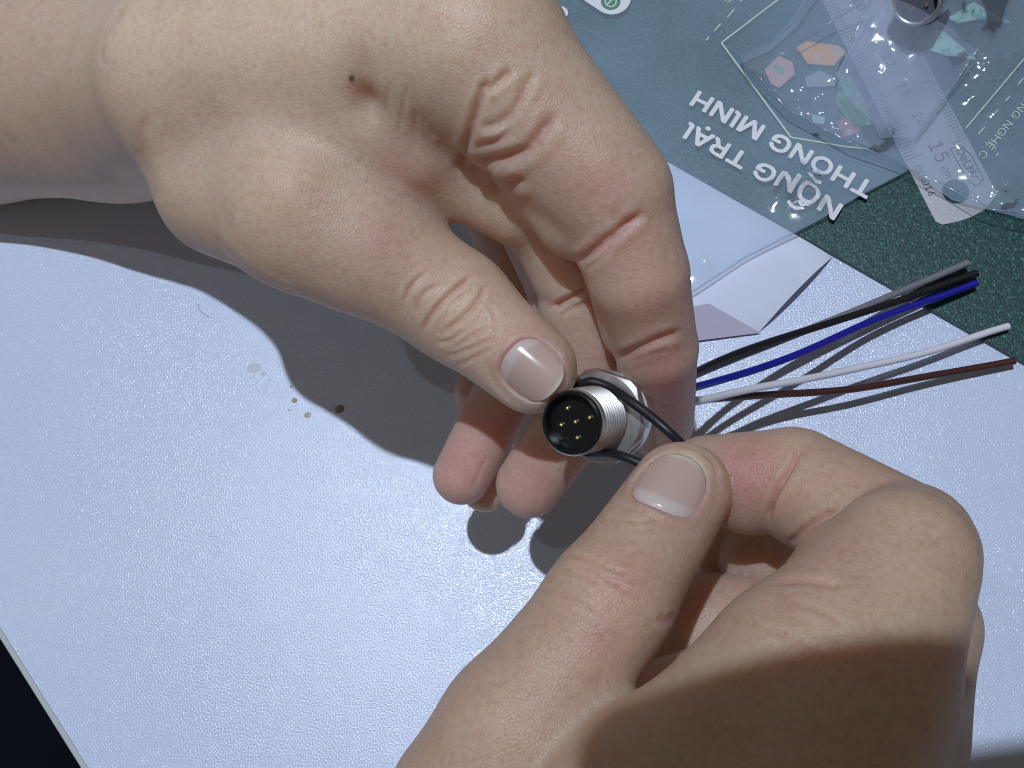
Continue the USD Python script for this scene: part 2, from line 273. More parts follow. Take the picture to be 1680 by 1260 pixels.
class Hand:
    def __init__(self, body, fingers, kbody=12.0):
        self.kbody = kbody
        self.body = [(P3(a), P3(b), a[3], b[3]) for a, b in body]
        self.fingers = []
        for name, k_in, k_body, prims in fingers:
            self.fingers.append((name, k_in, k_body, [(P3(a), P3(b), a[3], b[3]) for a, b in prims]))
    def dist(self, p, group=False):
        d = None
        for a, b, ra, rb in self.body:
            e = cone_dist(p, a, b, ra, rb); d = e if d is None else smin(d, e, self.kbody)
        total, raw = d, [d]
        for name, k_in, k_body, prims in self.fingers:
            g = None
            for a, b, ra, rb in prims:
                e = cone_dist(p, a, b, ra, rb); g = e if g is None else smin(g, e, k_in)
            raw.append(g); total = smin(total, smin(d, g, k_body), 0.6)
        if group: return total, np.argmin(np.stack(raw), 0)
        return total
    def mesh(self):
        pr = self.body + [q for f in self.fingers for q in f[3]]
        lo = np.min([np.minimum(a - ra, b - rb) for a, b, ra, rb in pr], 0) - 3; hi = np.max([np.maximum(a + ra, b + rb) for a, b, ra, rb in pr], 0) + 3
        lo = np.maximum(lo, self.clip[0]); hi = np.minimum(hi, self.clip[1])
        K = 5; h = VOX; n = np.ceil((hi - lo) / (h * K)).astype(int)
        ax = [lo[i] + np.arange(n[i] + 1) * h * K for i in range(3)]
        coarse = self.dist(np.stack(np.meshgrid(*ax, indexing='ij'), -1).reshape(-1, 3)).reshape(n + 1)
        vol = np.repeat(np.repeat(np.repeat(coarse[:-1, :-1, :-1], K, 0), K, 1), K, 2).astype(np.float32)
        cc = np.stack([coarse[i:i + n[0], j:j + n[1], k:k + n[2]] for i in (0, 1) for j in (0, 1) for k in (0, 1)]); near = (np.abs(cc).min(0) < h * K * 1.2)
        bi = np.argwhere(near); off = np.stack(np.meshgrid(*[np.arange(K)] * 3, indexing='ij'), -1).reshape(-1, 3)
        for s in range(0, len(bi), 4000):
            idx = (bi[s:s + 4000, None, :] * K + off[None]).reshape(-1, 3)
            vol[idx[:, 0], idx[:, 1], idx[:, 2]] = self.dist(lo + idx * h)
        # the ends (out of the picture) are cut flat
        for a_ in range(3):
            for e in (0, -1):
                sl = [slice(None)] * 3; sl[a_] = e; vol[tuple(sl)] = np.maximum(vol[tuple(sl)], 0.3)
        return surface_nets(vol, lo, h)

def surface_nets(vol, lo, h):
    s = vol < 0; nx, ny, nz = vol.shape
    cnt = sum(s[i:nx - 1 + i, j:ny - 1 + j, k:nz - 1 + k].astype(np.int8) for i in (0, 1) for j in (0, 1) for k in (0, 1))
    act = (cnt > 0) & (cnt < 8); cells = np.argwhere(act)
    index = np.full(act.shape, -1, np.int32); index[act] = np.arange(len(cells))
    acc = np.zeros((len(cells), 3)); num = np.zeros(len(cells))
    corners = [(i, j, k) for i in (0, 1) for j in (0, 1) for k in (0, 1)]
    for a in corners:
        for ax in range(3):
            if a[ax]: continue
            b = list(a); b[ax] = 1
            va = vol[cells[:, 0] + a[0], cells[:, 1] + a[1], cells[:, 2] + a[2]]; vb = vol[cells[:, 0] + b[0], cells[:, 1] + b[1], cells[:, 2] + b[2]]
            c = (va < 0) != (vb < 0); t = np.where(c, va / np.where(c, va - vb, 1), 0)
            q = np.array(a, float)[None].repeat(len(cells), 0); q[:, ax] += t
            acc += q * c[:, None]; num += c
    V = lo + (cells + acc / num[:, None]) * h
    F = []
    for ax in range(3):
        u, w = (ax + 1) % 3, (ax + 2) % 3
        sl0 = [slice(None)] * 3; sl1 = [slice(None)] * 3; sl0[ax] = slice(0, -1); sl1[ax] = slice(1, None)
        for q in (sl0, sl1): q[u] = slice(1, -1); q[w] = slice(1, -1)
        a, b = s[tuple(sl0)], s[tuple(sl1)]; e = np.argwhere(a != b); e[:, u] += 1; e[:, w] += 1
        inside = s[e[:, 0], e[:, 1], e[:, 2]]
        def ci(du, dw):
            q = e.copy(); q[:, u] -= du; q[:, w] -= dw; return index[q[:, 0], q[:, 1], q[:, 2]]
        quad = np.stack([ci(1, 1), ci(0, 1), ci(0, 0), ci(1, 0)], -1)
        quad = np.where(inside[:, None], quad, quad[:, ::-1]); F.append(quad)
    Q = np.vstack(F); Q = Q[(Q >= 0).all(1)]
    return V, np.vstack([Q[:, [0, 1, 2]], Q[:, [0, 2, 3]]])

def vnormals(V, F):
    n = np.zeros_like(V); fn = np.cross(V[F[:, 1]] - V[F[:, 0]], V[F[:, 2]] - V[F[:, 0]])
    for k in range(3): np.add.at(n, F[:, k], fn)
    return n / np.maximum(np.linalg.norm(n, axis=1, keepdims=True), 1e-12)
def relax(V, F, it=2):
    import scipy.sparse as sp
    E = np.vstack([F[:, [0, 1]], F[:, [1, 2]], F[:, [2, 0]]]); E = np.vstack([E, E[:, ::-1]])
    A = sp.coo_matrix((np.ones(len(E)), (E[:, 0], E[:, 1])), shape=(len(V),) * 2).tocsr(); A.data[:] = 1
    D = sp.diags(1 / np.maximum(np.asarray(A.sum(1)).ravel(), 1)) @ A
    for _ in range(it):
        V = V + .5 * (D @ V - V); V = V - .52 * (D @ V - V)
    return V
def seg_dist(P, line):
    "distance of 2-D points to a polyline, and the fraction along it"
    L = np.asarray(line, float); best = np.full(len(P), 1e9); frac = np.zeros(len(P)); ln = np.r_[0, np.cumsum(np.linalg.norm(np.diff(L, axis=0), axis=1))]
    for i in range(len(L) - 1):
        d = L[i + 1] - L[i]; t = np.clip(((P - L[i]) @ d) / (d @ d), 0, 1); e = np.linalg.norm(P - (L[i] + t[:, None] * d), axis=1)
        c = e < best; best[c] = e[c]; frac[c] = (ln[i] + t[c] * (ln[i + 1] - ln[i])) / ln[-1]
    return best, frac
def hull_smooth(pts, n=24): return spline(np.asarray(pts, float), n) if len(pts) > 2 else np.asarray(pts, float)

class Skin:
    "the meshed hand: sculpting is addressed by where the photograph shows the spot, on one finger's camera-facing skin"
    def __init__(self, hand):
        self.V, self.F = hand.mesh(); self.V = relax(self.V, self.F, 3)
        _, self.g = hand.dist(self.V, True); self.names = ['body'] + [f[0] for f in hand.fingers]
        self.N = vnormals(self.V, self.F); self.base()
    def base(self):
        self.px = to_px(self.V); d = self.V - CAM; self.dist = np.linalg.norm(d, axis=1); self.face = -(self.N * d).sum(1) / self.dist
        self.col = np.ones((len(self.V), 3)); self.red = np.zeros(len(self.V)); self.ridge = np.zeros(len(self.V)); self.fine = np.ones(len(self.V))
    def pick(self, groups, soft=True):
        ok = np.zeros(len(self.V), bool)
        for g in groups.split(): ok |= self.g == self.names.index(g)
        return ok & (self.face > 0.02)
    def crease(self, groups, line, width, depth, lip=0.35, fade=0.18, rough=0.0):
        "width px, depth mm"
        c = hull_smooth(line); ok = self.pick(groups); ok &= (self.px > c.min(0) - 6 * width).all(1) & (self.px < c.max(0) + 6 * width).all(1)
        i = np.flatnonzero(ok)
        if not len(i): return
        d, t = seg_dist(self.px[i], c); w = sm01(np.minimum(t, 1 - t) / max(fade, 1e-6) + .0)
        w = w * sm01((self.face[i] - .12) / .25)
        if rough: w = w * (1 - rough + 2 * rough * meshkit.noise(np.c_[self.px[i] / 14.0, np.zeros(len(i))]))
        h = -depth * np.exp(-(d / width) ** 2) + lip * depth * np.exp(-((d - 2.4 * width) / (1.3 * width)) ** 2)
        self.V[i] += self.N[i] * (h * w)[:, None]; self.red[i] += .28 * min(depth, 1.2) * w * np.exp(-(d / (1.5 * width)) ** 2)
    def push(self, groups, px, r, amount, aspect=1.0, angle=0.0):
        "bulge (amount mm, + out) round a spot; r px"
        i = np.flatnonzero(self.pick(groups)); q = self.px[i] - np.asarray(px, float); a = math.radians(angle)
        u = q @ [math.cos(a), math.sin(a)]; w = q @ [-math.sin(a), math.cos(a)]
        self.V[i] += self.N[i] * (amount * np.exp(-((u / r / aspect) ** 2 + (w / r) ** 2)))[:, None]
    def flush(self): 
        keep = (self.col, self.red, self.ridge, self.fine); self.N = vnormals(self.V, self.F); self.base(); self.col, self.red, self.ridge, self.fine = keep
    def blush(self, groups, px, r, amount, aspect=1.0, angle=0.0, to='red'):
        i = np.flatnonzero(self.pick(groups)); q = self.px[i] - np.asarray(px, float); a = math.radians(angle)
        u = q @ [math.cos(a), math.sin(a)]; w = q @ [-math.sin(a), math.cos(a)]
        getattr(self, to)[i] += amount * np.exp(-((u / r / aspect) ** 2 + (w / r) ** 2))
    def nail(self, groups, quad, sink=0.75, rim=0.45, bulge=1.0, shine=None):
        """quad: the nail's corners in the photograph: base left, base right, tip right, tip left (seen from the base). Returns the plate mesh and its local map."""
        q = np.asarray(quad, float); i = np.flatnonzero(self.pick(groups)); inside = seg_dist(self.px[i], [q.mean(0), q.mean(0) + .01])[0] < 14
        o = self.V[i][inside].mean(0); n = unit(self.N[i][inside].mean(0))
        def hit(p):
            d = ROT @ np.array([p[0] - W0 / 2, H0 / 2 - p[1], -FPX]); return CAM + d * (((o - CAM) @ n) / (d @ n))
        c = [hit(p) for p in q]; base, tip = (c[0] + c[1]) / 2, (c[2] + c[3]) / 2
        a = unit(tip - base); a = unit(a - n * (a @ n)); b = np.cross(n, a); o = (base + tip) / 2
        hl = np.linalg.norm(tip - base) / 2; hw = (np.linalg.norm(c[0] - c[1]) + np.linalg.norm(c[2] - c[3])) / 4
        r = self.V[i] - o; A, B, H = r @ a, r @ b, r @ n
        k = (np.abs(A) < hl * 1.1) & (np.abs(B) < hw * 1.05) & (H > -hw)
        M = np.stack([np.ones(k.sum()), A[k], B[k], A[k] ** 2, B[k] ** 2, A[k] * B[k]], 1); co = np.linalg.lstsq(M, H[k], rcond=None)[0]
        co[4] = min(co[4] * bulge, -0.02); co[3] = np.clip(co[3], -0.009, -0.005)
        if shine:                                            # how the nail lies on the fingertip: tipped so that it mirrors the lamp at this spot
            hv = unit(CAM - o) + unit(LAMP - o); t1, t2 = -(hv @ a) / (hv @ n) - 2 * co[3] * shine[0] * hl, -(hv @ b) / (hv @ n) - 2 * co[4] * shine[1] * hw
            co[1] += np.clip(t1 - co[1], -.2, .2); co[2] += np.clip(t2 - co[2], -.2, .2)
        def surf(A, B): return co[0] + co[1] * A + co[2] * B + co[3] * A ** 2 + co[4] * B ** 2 + co[5] * A * B
        def sq(A, B):
            e = 2.6
            x = np.where(A > 0, A / hl, A / hl); return (np.abs(x) ** e + np.abs(B / hw) ** e) ** (1 / e)
        s = sq(A, B); near = (s < 1.7) & (H > surf(A, B) - 5)
        j = i[near]; s = s[near]; A, B, H = A[near], B[near], H[near]; S = surf(A, B)
        under = S - sink
        ins = sm01((1.06 - s) / 0.10); tipward = sm01((A / hl - .55) / .4)
        rimh = rim * np.exp(-((s - 1.17) / 0.13) ** 2) * (1 - .7 * tipward)
        blend = sm01((1.6 - s) / .5) * .8
        newH = H * (1 - blend) + np.minimum(S, H + 1.0) * blend
        newH = newH * (1 - ins) + under * ins + rimh * (1 - ins)
        self.V[j] += n * (newH - H)[:, None]
        self.fine[j] = np.minimum(self.fine[j], sm01((s - .9) / .5) * .8 + .2)
        self.red[j] += .5 * np.exp(-((s - 1.1) / 0.12) ** 2) * (1 - tipward)
        # plate
        nr, nt = 26, 72; R, T = np.meshgrid(np.linspace(0, 1, nr)[1:], np.arange(nt) / nt * 2 * np.pi, indexing='ij')
        e = 2.6; k_ = (np.abs(np.cos(T)) ** e + np.abs(np.sin(T)) ** e) ** (-1 / e)
        pa, pb = R * k_ * np.cos(T) * hl, R * k_ * np.sin(T) * hw
        pa = np.r_[0, pa.ravel()]; pb = np.r_[0, pb.ravel()]; rr = np.r_[0, R.ravel()]
        hgt = surf(pa, pb) - .12 - .45 * sm01((rr - .86) / .14) * (pa < hl * .6)
        top = o + pa[:, None] * a + pb[:, None] * b + hgt[:, None] * n; bot = top - n * .6
        F = []; ix = lambda i_, j_: 1 + i_ * nt + j_ % nt
        for j_ in range(nt): F.append((0, ix(0, j_), ix(0, j_ + 1)))
        for i_ in range(nr - 2):
            for j_ in range(nt): F += [(ix(i_, j_), ix(i_ + 1, j_), ix(i_ + 1, j_ + 1)), (ix(i_, j_), ix(i_ + 1, j_ + 1), ix(i_, j_ + 1))]
        F = np.array(F); m = len(top); side = [(ix(nr - 2, j_), ix(nr - 2, j_) + m, ix(nr - 2, j_ + 1) + m) for j_ in range(nt)] + [(ix(nr - 2, j_), ix(nr - 2, j_ + 1) + m, ix(nr - 2, j_ + 1)) for j_ in range(nt)]
        Fm = np.vstack([F, F[:, ::-1] + m, np.array(side)])
        x = np.r_[pa, pa] / hl; y = np.r_[pb, pb] / hw
        return np.vstack([top, bot]), Fm, x, y

SKIN_BASE = np.array([0.615, 0.438, 0.322]); SKIN_RED = np.array([0.58, 0.31, 0.285])
def finish_hand(sk, name, label, nails):
    x = thing(name, label, 'hand')
    sk.flush()
    r = np.clip(sk.red, -.6, 1)[:, None]
    col = SKIN_BASE + (SKIN_RED - SKIN_BASE) * np.maximum(r, 0) + (np.array([0.83, 0.65, 0.49]) - SKIN_BASE) * np.maximum(-r, 0)
    col = col * sk.col
    obj('skin', (sk.V, sk.F), SKIN, x, smooth=True, col={'skin_colour': col, 'ridge': sk.ridge, 'fine': sk.fine})
    for lab, (V, F, nx, ny) in nails:
        lun = sm01(((-nx) - .52 + .25 * ny ** 2) / .18); free = sm01((nx - .84 + .10 * ny ** 2) / .08)
        pink = np.array([0.61, 0.42, 0.345]); c = pink[None] + (np.array([.70, .56, .51]) - pink) * lun[:, None]; c = c + (np.array([.70, .62, .50]) - c) * free[:, None]
        obj('fingernail', (V, F), NAIL, x, smooth=60, label=lab) if False else obj('fingernail', (V, F), NAIL, x, smooth=True, label=lab, col={'skin_colour': c})
    return x
LH = Hand(
  body=[((-330, 60, 0, 42), (-60, 110, 26, 37)), ((-60, 110, 26, 37), (190, 145, 46, 27.5)), ((190, 145, 46, 27), (330, 173, 65, 20.5)),
        ((200, 118, 55, 24), (350, 160, 90, 19)), ((320, 120, 96, 19), (775, 60, 118, 15.5)), ((320, 120, 80, 20), (790, 120, 98, 14.5)), ((320, 130, 64, 18), (790, 170, 78, 13)), ((320, 140, 52, 16), (770, 190, 58, 12)),
        ((371, 309, 87, 14.3), (500, 347, 97, 14.7)), ((480, 250, 98, 12), (730, 140, 108, 11)), ((560, 300, 93, 10), (690, 225, 101, 10.5)), ((690, 238, 97, 9.5), (855, 328, 93, 9))],
  fingers=[
    ('thumb', 6, 9, [((500, 345, 97, 15), (590, 400, 95, 13)), ((590, 400, 95, 12.6), (753, 506, 88, 10.2)), ((753, 506, 88, 10.3), (873, 605, 90, 8.7))]),
    ('index', 1.6, 8, [((785, 85, 118, 15.5), (1000, 315, 108, 11.6)), ((895, 255, 108, 10), (955, 345, 103, 9.6)), ((1006, 330, 107, 10.9), (1047, 450, 100, 9.4)), ((1000, 440, 98, 5), (1035, 540, 87, 6)), ((1047, 450, 100, 9.4), (1077, 565, 86, 8.0)), ((1077, 575, 85, 8.05), (1079, 690, 57, 7.9))]),
    ('middle', 1.6, 6, [((830, 150, 98, 13), (945, 440, 82, 9.6)), ((905, 400, 82, 6), (935, 450, 80, 6.5)), ((950, 500, 77, 8.6), (975, 640, 64, 8.2)), ((970, 650, 63, 8.2), (868, 795, 52, 7.4))]),
    ('ring', 4, 6, [((830, 200, 76, 12), (950, 500, 62, 9.5)), ((950, 500, 62, 9), (842, 620, 50, 7.5)), ((842, 620, 50, 7.4), (758, 780, 43, 6.8))]),
    ('little', 4, 6, [((780, 220, 58, 11), (900, 540, 44, 8)), ((900, 540, 44, 7.5), (792, 640, 30, 6.5)), ((792, 640, 30, 6.3), (795, 802, 31, 5.6))]),
  ])
LH.clip = (at(-300, 400, 60) + [0, -400, -100], at(1300, -140, 110) + [0, 70, 400])
SL = Skin(LH)
for g, l, w, d in [
    ('thumb', [(690, 551), (710, 515), (740, 482), (782, 448)], 4.2, .75), ('thumb', [(722, 552), (748, 530), (768, 512), (792, 480), (797, 463)], 4, .55), ('thumb', [(732, 507), (748, 492), (764, 481)], 3.4, .4),
    ('thumb', [(663, 500), (674, 472), (702, 446)], 4, .35), ('thumb', [(682, 522), (692, 487), (722, 468)], 3.6, .32), ('thumb', [(712, 560), (735, 560), (760, 540)], 3.4, .3),
    ('thumb', [(722, 590), (770, 572), (822, 551)], 3.4, .3), ('thumb', [(745, 603), (790, 580), (812, 566)], 3.2, .28), ('thumb', [(738, 575), (775, 552), (800, 536)], 3.2, .25), ('thumb', [(800, 500), (812, 520), (806, 545)], 3.2, .25),
    ('body thumb', [(345, 378), (368, 410), (420, 455), (505, 486)], 5, .55), 
    ('body', [(172, 112), (164, 75), (180, 40), (205, 12)], 6, .5), ('body', [(150, 270), (200, 300), (258, 326)], 8, .5), ('body', [(240, 180), (232, 250), (258, 330)], 9, .35),
    ('body index middle', [(803, 120), (795, 140), (780, 185), (765, 235), (748, 288)], 6, .95), ('body index', [(795, 152), (818, 134), (838, 112)], 6, .6),
    ('body index middle', [(785, 207), (822, 201), (853, 163), (878, 112)], 7, .55), ('body index middle', [(772, 243), (810, 232), (842, 208)], 7, .6), ('body index middle', [(760, 282), (808, 262), (858, 250), (885, 222), (920, 184)], 9, .95),
    ('body index middle', [(800, 300), (830, 305), (862, 290)], 8, .8),
    ('body', [(690, 160), (682, 200), (684, 245)], 4, .22), ('body', [(668, 140), (660, 180), (652, 225)], 4, .22), ('body', [(715, 130), (708, 180), (712, 230)], 4, .25), ('body', [(738, 140), (730, 190), (722, 250)], 4, .25), ('body', [(640, 130), (634, 165), (628, 195)], 4, .2),
    ('index', [(935, 436), (950, 428), (975, 411), (1022, 374), (1064, 347)], 7, .9), ('index', [(955, 445), (985, 425), (1005, 400)], 5, .4), ('index', [(1008, 590), (1057, 568), (1100, 550), (1125, 545)], 6, .7), ('index', [(1020, 600), (1060, 584), (1100, 572)], 4, .2),
    ('middle', [(905, 505), (935, 491), (965, 472)], 5, .9), ('middle', [(915, 520), (945, 502), (968, 492)], 4, .3),
    ('ring', [(776, 805), (782, 785), (800, 745)], 3.5, .2)]:
    SL.crease(g, l, w, d, rough=.25)
SL.push('body thumb', (600, 178), 26, -3.0, 1.6, 60); SL.push('body', (690, 280), 40, 1.2); SL.push('body', (290, 190), 60, -.8, 2.5, 70); SL.push('thumb body', (470, 300), 45, .9); SL.push('body', (820, 180), 12, .8, 2, -30); SL.push('body index', (815, 218), 10, .8, 2, -10)
SL.push('index', (985, 265), 60, .8); SL.push('index', (1010, 355), 14, -.5)
SL.flush()
NAIL_L = SL.nail('thumb', [(863, 540), (805, 612), (882, 676), (942, 604)], bulge=1.4, shine=(.1, .5))
for g, p, r, a, asp, an in [('index', (1100, 640), 60, .75, 1.3, 90), ('index', (1060, 470), 110, .38, 1.5, 75), ('index', (960, 300), 90, .28, 1, 0), ('body index middle', (700, 250), 70, .4, 1, 0), ('middle', (910, 430), 60, .2, 1, 0), ('ring', (755, 770), 70, .75, 1, 0), ('middle', (870, 790), 70, .8, 1, 0), ('ring', (780, 690), 60, .5, 1, 0), ('middle', (970, 590), 60, .4, 1, 0),
        ('thumb', (630, 400), 45, .35, 1.2, 30), ('body', (592, 95), 34, .5, 1.3, 60), ('body', (520, 265), 22, .3, 1.8, 50), ('body thumb', (645, 270), 40, .45, 1.3, 50), ('thumb', (820, 545), 40, .3, 1, 0), ('thumb', (900, 545), 40, .35, 1, 0), ('body index', (900, 160), 40, .25, 1, 0), ('body index middle', (830, 260), 60, .25, 1, 0),
        ('body index thumb', (330, 60), 230, -.45, 1.6, 0), ('body index', (640, 20), 150, -.25, 1.5, 0), ('thumb', (760, 500), 40, -.1, 1, 0), ('index', (985, 560), 22, -.15, 1, 0), ('body', (0, 250), 130, .15, 1.5, 0)]:
    SL.blush(g, p, r, a, asp, an)
SL.blush('index', (1078, 490), 38, 1, 1.5, 90, to='ridge'); SL.blush('index', (1090, 620), 34, .9, 1.2, 90, to='ridge'); SL.blush('middle', (965, 560), 34, .8, 1.4, 80, to='ridge')
_i = np.flatnonzero(SL.pick('body thumb')); _q = np.linalg.norm((SL.px[_i] - [577, 129]) / [4.2, 5.5], axis=1); SL.col[_i] *= (1 - .75 * sm01(1.6 - _q))[:, None]
RH = Hand(
  body=[((1330, 1150, 126, 17), (1190, 1480, 120, 26)), ((1410, 1200, 112, 15), (1310, 1480, 104, 22)), ((1440, 1210, 94, 14), (1350, 1480, 88, 20)), ((1440, 1210, 78, 13), (1370, 1480, 74, 18)),
        ((1120, 1310, 116, 15), (1310, 1200, 122, 14)), ((1060, 1400, 112, 20), (1250, 1480, 115, 26)), ((960, 1230, 84, 11), (1230, 1180, 82, 15))],
  fingers=[
    ('thumb', 5, 6, [((785, 1330, 102, 15.5), (848, 1200, 107, 12.6)), ((848, 1200, 107, 12.4), (999, 989, 108, 10.2)), ((999, 989, 108, 10.3), (1117, 808, 99, 9.0))]),
    ('index', 1.2, 9, [((1375, 1120, 127, 16), (1478, 925, 122, 11.6)), ((1412, 955, 120, 10.5), (1382, 1015, 121, 11)), ((1488, 912, 116, 11.2), (1490, 900, 110, 10.9)), ((1490, 897, 106, 10.6), (1304, 790, 95, 9.8)), ((1330, 840, 95, 7), (1310, 825, 95, 7.5)), ((1230, 800, 92, 8.6), (1240, 800, 92, 8.6)), ((1288, 787, 95, 9.2), (1160, 787, 91, 8.2))]),
    ('middle', 4, 6, [((1435, 1190, 106, 14), (1511, 1030, 96, 9.8)), ((1511, 1030, 96, 9), (1320, 965, 70, 8)), ((1320, 965, 70, 8), (1246, 915, 64, 8.6))]),
    ('ring', 4, 6, [((1440, 1190, 90, 13), (1490, 1060, 74, 9)), ((1490, 1060, 74, 9), (1290, 960, 52, 8)), ((1290, 960, 52, 8), (1190, 902, 58, 8.6))]),
    ('little', 4, 6, [((1440, 1200, 74, 12), (1460, 1100, 60, 8)), ((1165, 1030, 66, 10), (1090, 1100, 66, 10)), ((1460, 1100, 66, 8), (1290, 1020, 70, 9.5)), ((1290, 1020, 70, 9.5), (1165, 1030, 66, 10.5))]),
  ])
RH.clip = (at(500, 1420, 105) + [0, 0, -400], at(1750, 900, 105) + [0, 400, 400])
SR = Skin(RH)
for g, l, w, d, *lp in [
    ('index', [(1318, 722), (1293, 773), (1268, 820), (1259, 868)], 4.5, 1.0, .15), ('index', [(1330, 728), (1312, 760), (1300, 780)], 4, .2),
    ('index', [(1280, 905), (1293, 893), (1333, 857), (1376, 836)], 4.5, .8, .1), ('index body', [(1272, 957), (1310, 955), (1345, 959), (1385, 964)], 5, .4), ('index body', [(1235, 1030), (1280, 1040), (1330, 1062), (1370, 1090)], 5, .35), ('index body', [(1290, 990), (1340, 1000), (1390, 1030)], 5, .25),
    ('thumb', [(900, 915), (945, 912), (990, 930), (1045, 940)], 4, .3), ('thumb', [(965, 925), (1005, 955), (1060, 985)], 4, .35), ('thumb', [(905, 935), (950, 945), (985, 965)], 4, .25), ('thumb', [(985, 950), (1030, 955), (1075, 958)], 4, .25), ('thumb', [(880, 965), (930, 980), (985, 1015)], 4, .22),
    ('thumb', [(1090, 845), (1055, 856), (1020, 850)], 4, .3), ('thumb', [(1085, 858), (1060, 868), (1030, 866)], 4, .22),
    ('thumb body', [(1112, 1006), (1096, 1018), (1080, 1010)], 7, .4), ('thumb', [(1100, 738), (1150, 742), (1176, 772), (1170, 790)], 3.2, .35)]:
    SR.crease(g, l, w, d, *lp, rough=.25)
SR.push('index', (1350, 920), 50, .6); SR.push('index', (1225, 790), 45, .5)
SR.flush()
NAIL_R = SR.nail('thumb', [(1027, 804), (1124, 858), (1170, 772), (1075, 720)], bulge=1.3); SR.col[:] *= np.array([.88, .84, .82])
for g, p, r, a, asp, an in [('index', (1215, 780), 62, 1.1, 1, 0), ('index', (1370, 900), 40, .35, 1.3, -20), ('index', (1420, 760), 60, .3, 1.3, 30), ('thumb', (1165, 860), 45, .35, 1, 0), ('thumb', (1030, 950), 50, .3, 1, 0), ('thumb', (980, 1050), 60, .25, 1, 0), ('index body', (1300, 980), 40, .25, 1, 0), ('middle ring little', (1200, 960), 90, .35, 1, 0),
        ('index body', (1500, 1000), 80, -.12, 1, 0), ('thumb', (1120, 740), 30, -.2, 1.3, 20), ('thumb body', (780, 1200), 80, -.05, 1, 0)]:
    SR.blush(g, p, r, a, asp, an)
SR.blush('index', (1215, 765), 40, 1, 1.2, 0, to='ridge')
finish_hand(SL, "hand", "left hand from the upper left pinching the metal connector between thumb and index finger", [("thumbnail beside the connector", NAIL_L)])
finish_hand(SR, 'hand', 'right hand from the lower right pulling the black rubber ring between thumb and index finger', [('wide thumbnail beside the rubber ring', NAIL_R)])

# ------------------------------------------------------------------ the round connector in the left hand
F0 = at(936, 694, 96.0); AX = unit(at(985, 684, 83.2) - F0); CS = 1.055
XH = at(1036, 694, 96.0) - F0
def con(mesh):
    m = mesh.copy(); m.apply_scale(CS); return frame_to(m, F0, AX, XH)
def conpt(r, ang, z):
    X = unit(XH - AX * (XH @ AX)); Y = np.cross(AX, X); return F0 + AX * z * CS + CS * r * (math.cos(ang) * X + math.sin(ang) * Y)
def hexagon(rad, z0, z1, rot=0.0, rmax=None):
    import manifold3d as m3
    P = [(rad * math.cos(a), rad * math.sin(a)) for a in rot + np.arange(6) * math.pi / 3]
    h = m3.Manifold.extrude(m3.CrossSection([P]), z1 - z0).translate([0, 0, z0])
    if rmax:
        c = lathe([(0, z0), (rmax - .9, z0), (rmax, z0 + .6), (rmax, z1 - .6), (rmax - .9, z1), (0, z1)], 96)
        h = h ^ m3.Manifold(m3.Mesh(np.asarray(c.vertices, np.float32), np.asarray(c.faces, np.uint32)))
    m_ = h.to_mesh(); return trimesh.Trimesh(m_.vert_properties[:, :3], m_.tri_verts)
cn = thing('connector', 'round threaded metal connector with five gold pins held by the left hand', 'connector')
obj('insert_sleeve', con(lathe([(0, 5), (5.72, 5), (5.72, .6), (5.55, .1), (5.2, -.12), (5.05, .0), (4.95, .4), (4.9, 2.45), (0, 2.45)], 72)), BLACK, cn, smooth=35)
pr = [(0, 13.4), (5.3, 13.4), (5.3, 12.6)]
for k in range(8, -1, -1): pr += [(5.42, 2.3 + k * 1.08 + .86), (6.0, 2.3 + k * 1.08 + .56), (6.0, 2.3 + k * 1.08 + .36), (5.42, 2.3 + k * 1.08)]
pr += [(5.5, 2.1), (5.75, 1.9), (5.95, 1.4), (5.95, .95), (5.74, .7), (5.74, 5.05), (0, 5.1)]
obj('threaded_barrel', con(lathe(pr, 96)), NICKEL, cn, smooth=28)
obj('nut', con(hexagon(9.6, 12.9, 15.9, .30, 9.1)), NICKEL, cn, smooth=25)
obj('flange', con(lathe([(0, 16.0), (8.2, 16.0), (8.6, 16.3), (8.6, 18.0), (8.2, 18.4), (0, 18.4)], 96)), NICKEL, cn, smooth=30)
obj('rear_barrel', con(lathe([(0, 18.4), (6.2, 18.4), (6.2, 24), (5.2, 25), (0, 25)], 48)), NICKEL, cn, smooth=30)
pa = [None] + [math.radians(a) for a in (-112, -15, 83, 168)]
for k, a in enumerate(pa):
    p = lathe([(0, 1.85), (.22, 1.88), (.42, 2.0), (.52, 2.25), (.52, 4.2), (0, 4.2)], 16); base = F0 if a is None else conpt(3.0, 0, 0)
    off = np.zeros(3) if a is None else (at(936 + 100 * math.cos(a), 694 + 100 * math.sin(a), 93.0) - F0)
    off = off - AX * (off @ AX); off = off if a is None else unit(off) * 3.0
    obj('pin', frame_to(p, F0 + off, AX, XH), GOLD, cn, smooth=40)
kk = lathe([(0, .6), (.3, .8), (.3, 3.5), (0, 3.5)], 12)  # added stub among the pins, standing in for a faint reflection there
off = at(936 - 62, 694 + 78, 93.0) - F0; off = unit(off - AX * (off @ AX)) * 4.2; obj('key', frame_to(kk, F0 + off, AX, XH), BLACK, cn, smooth=40)
BACK = F0 + AX * 26.0
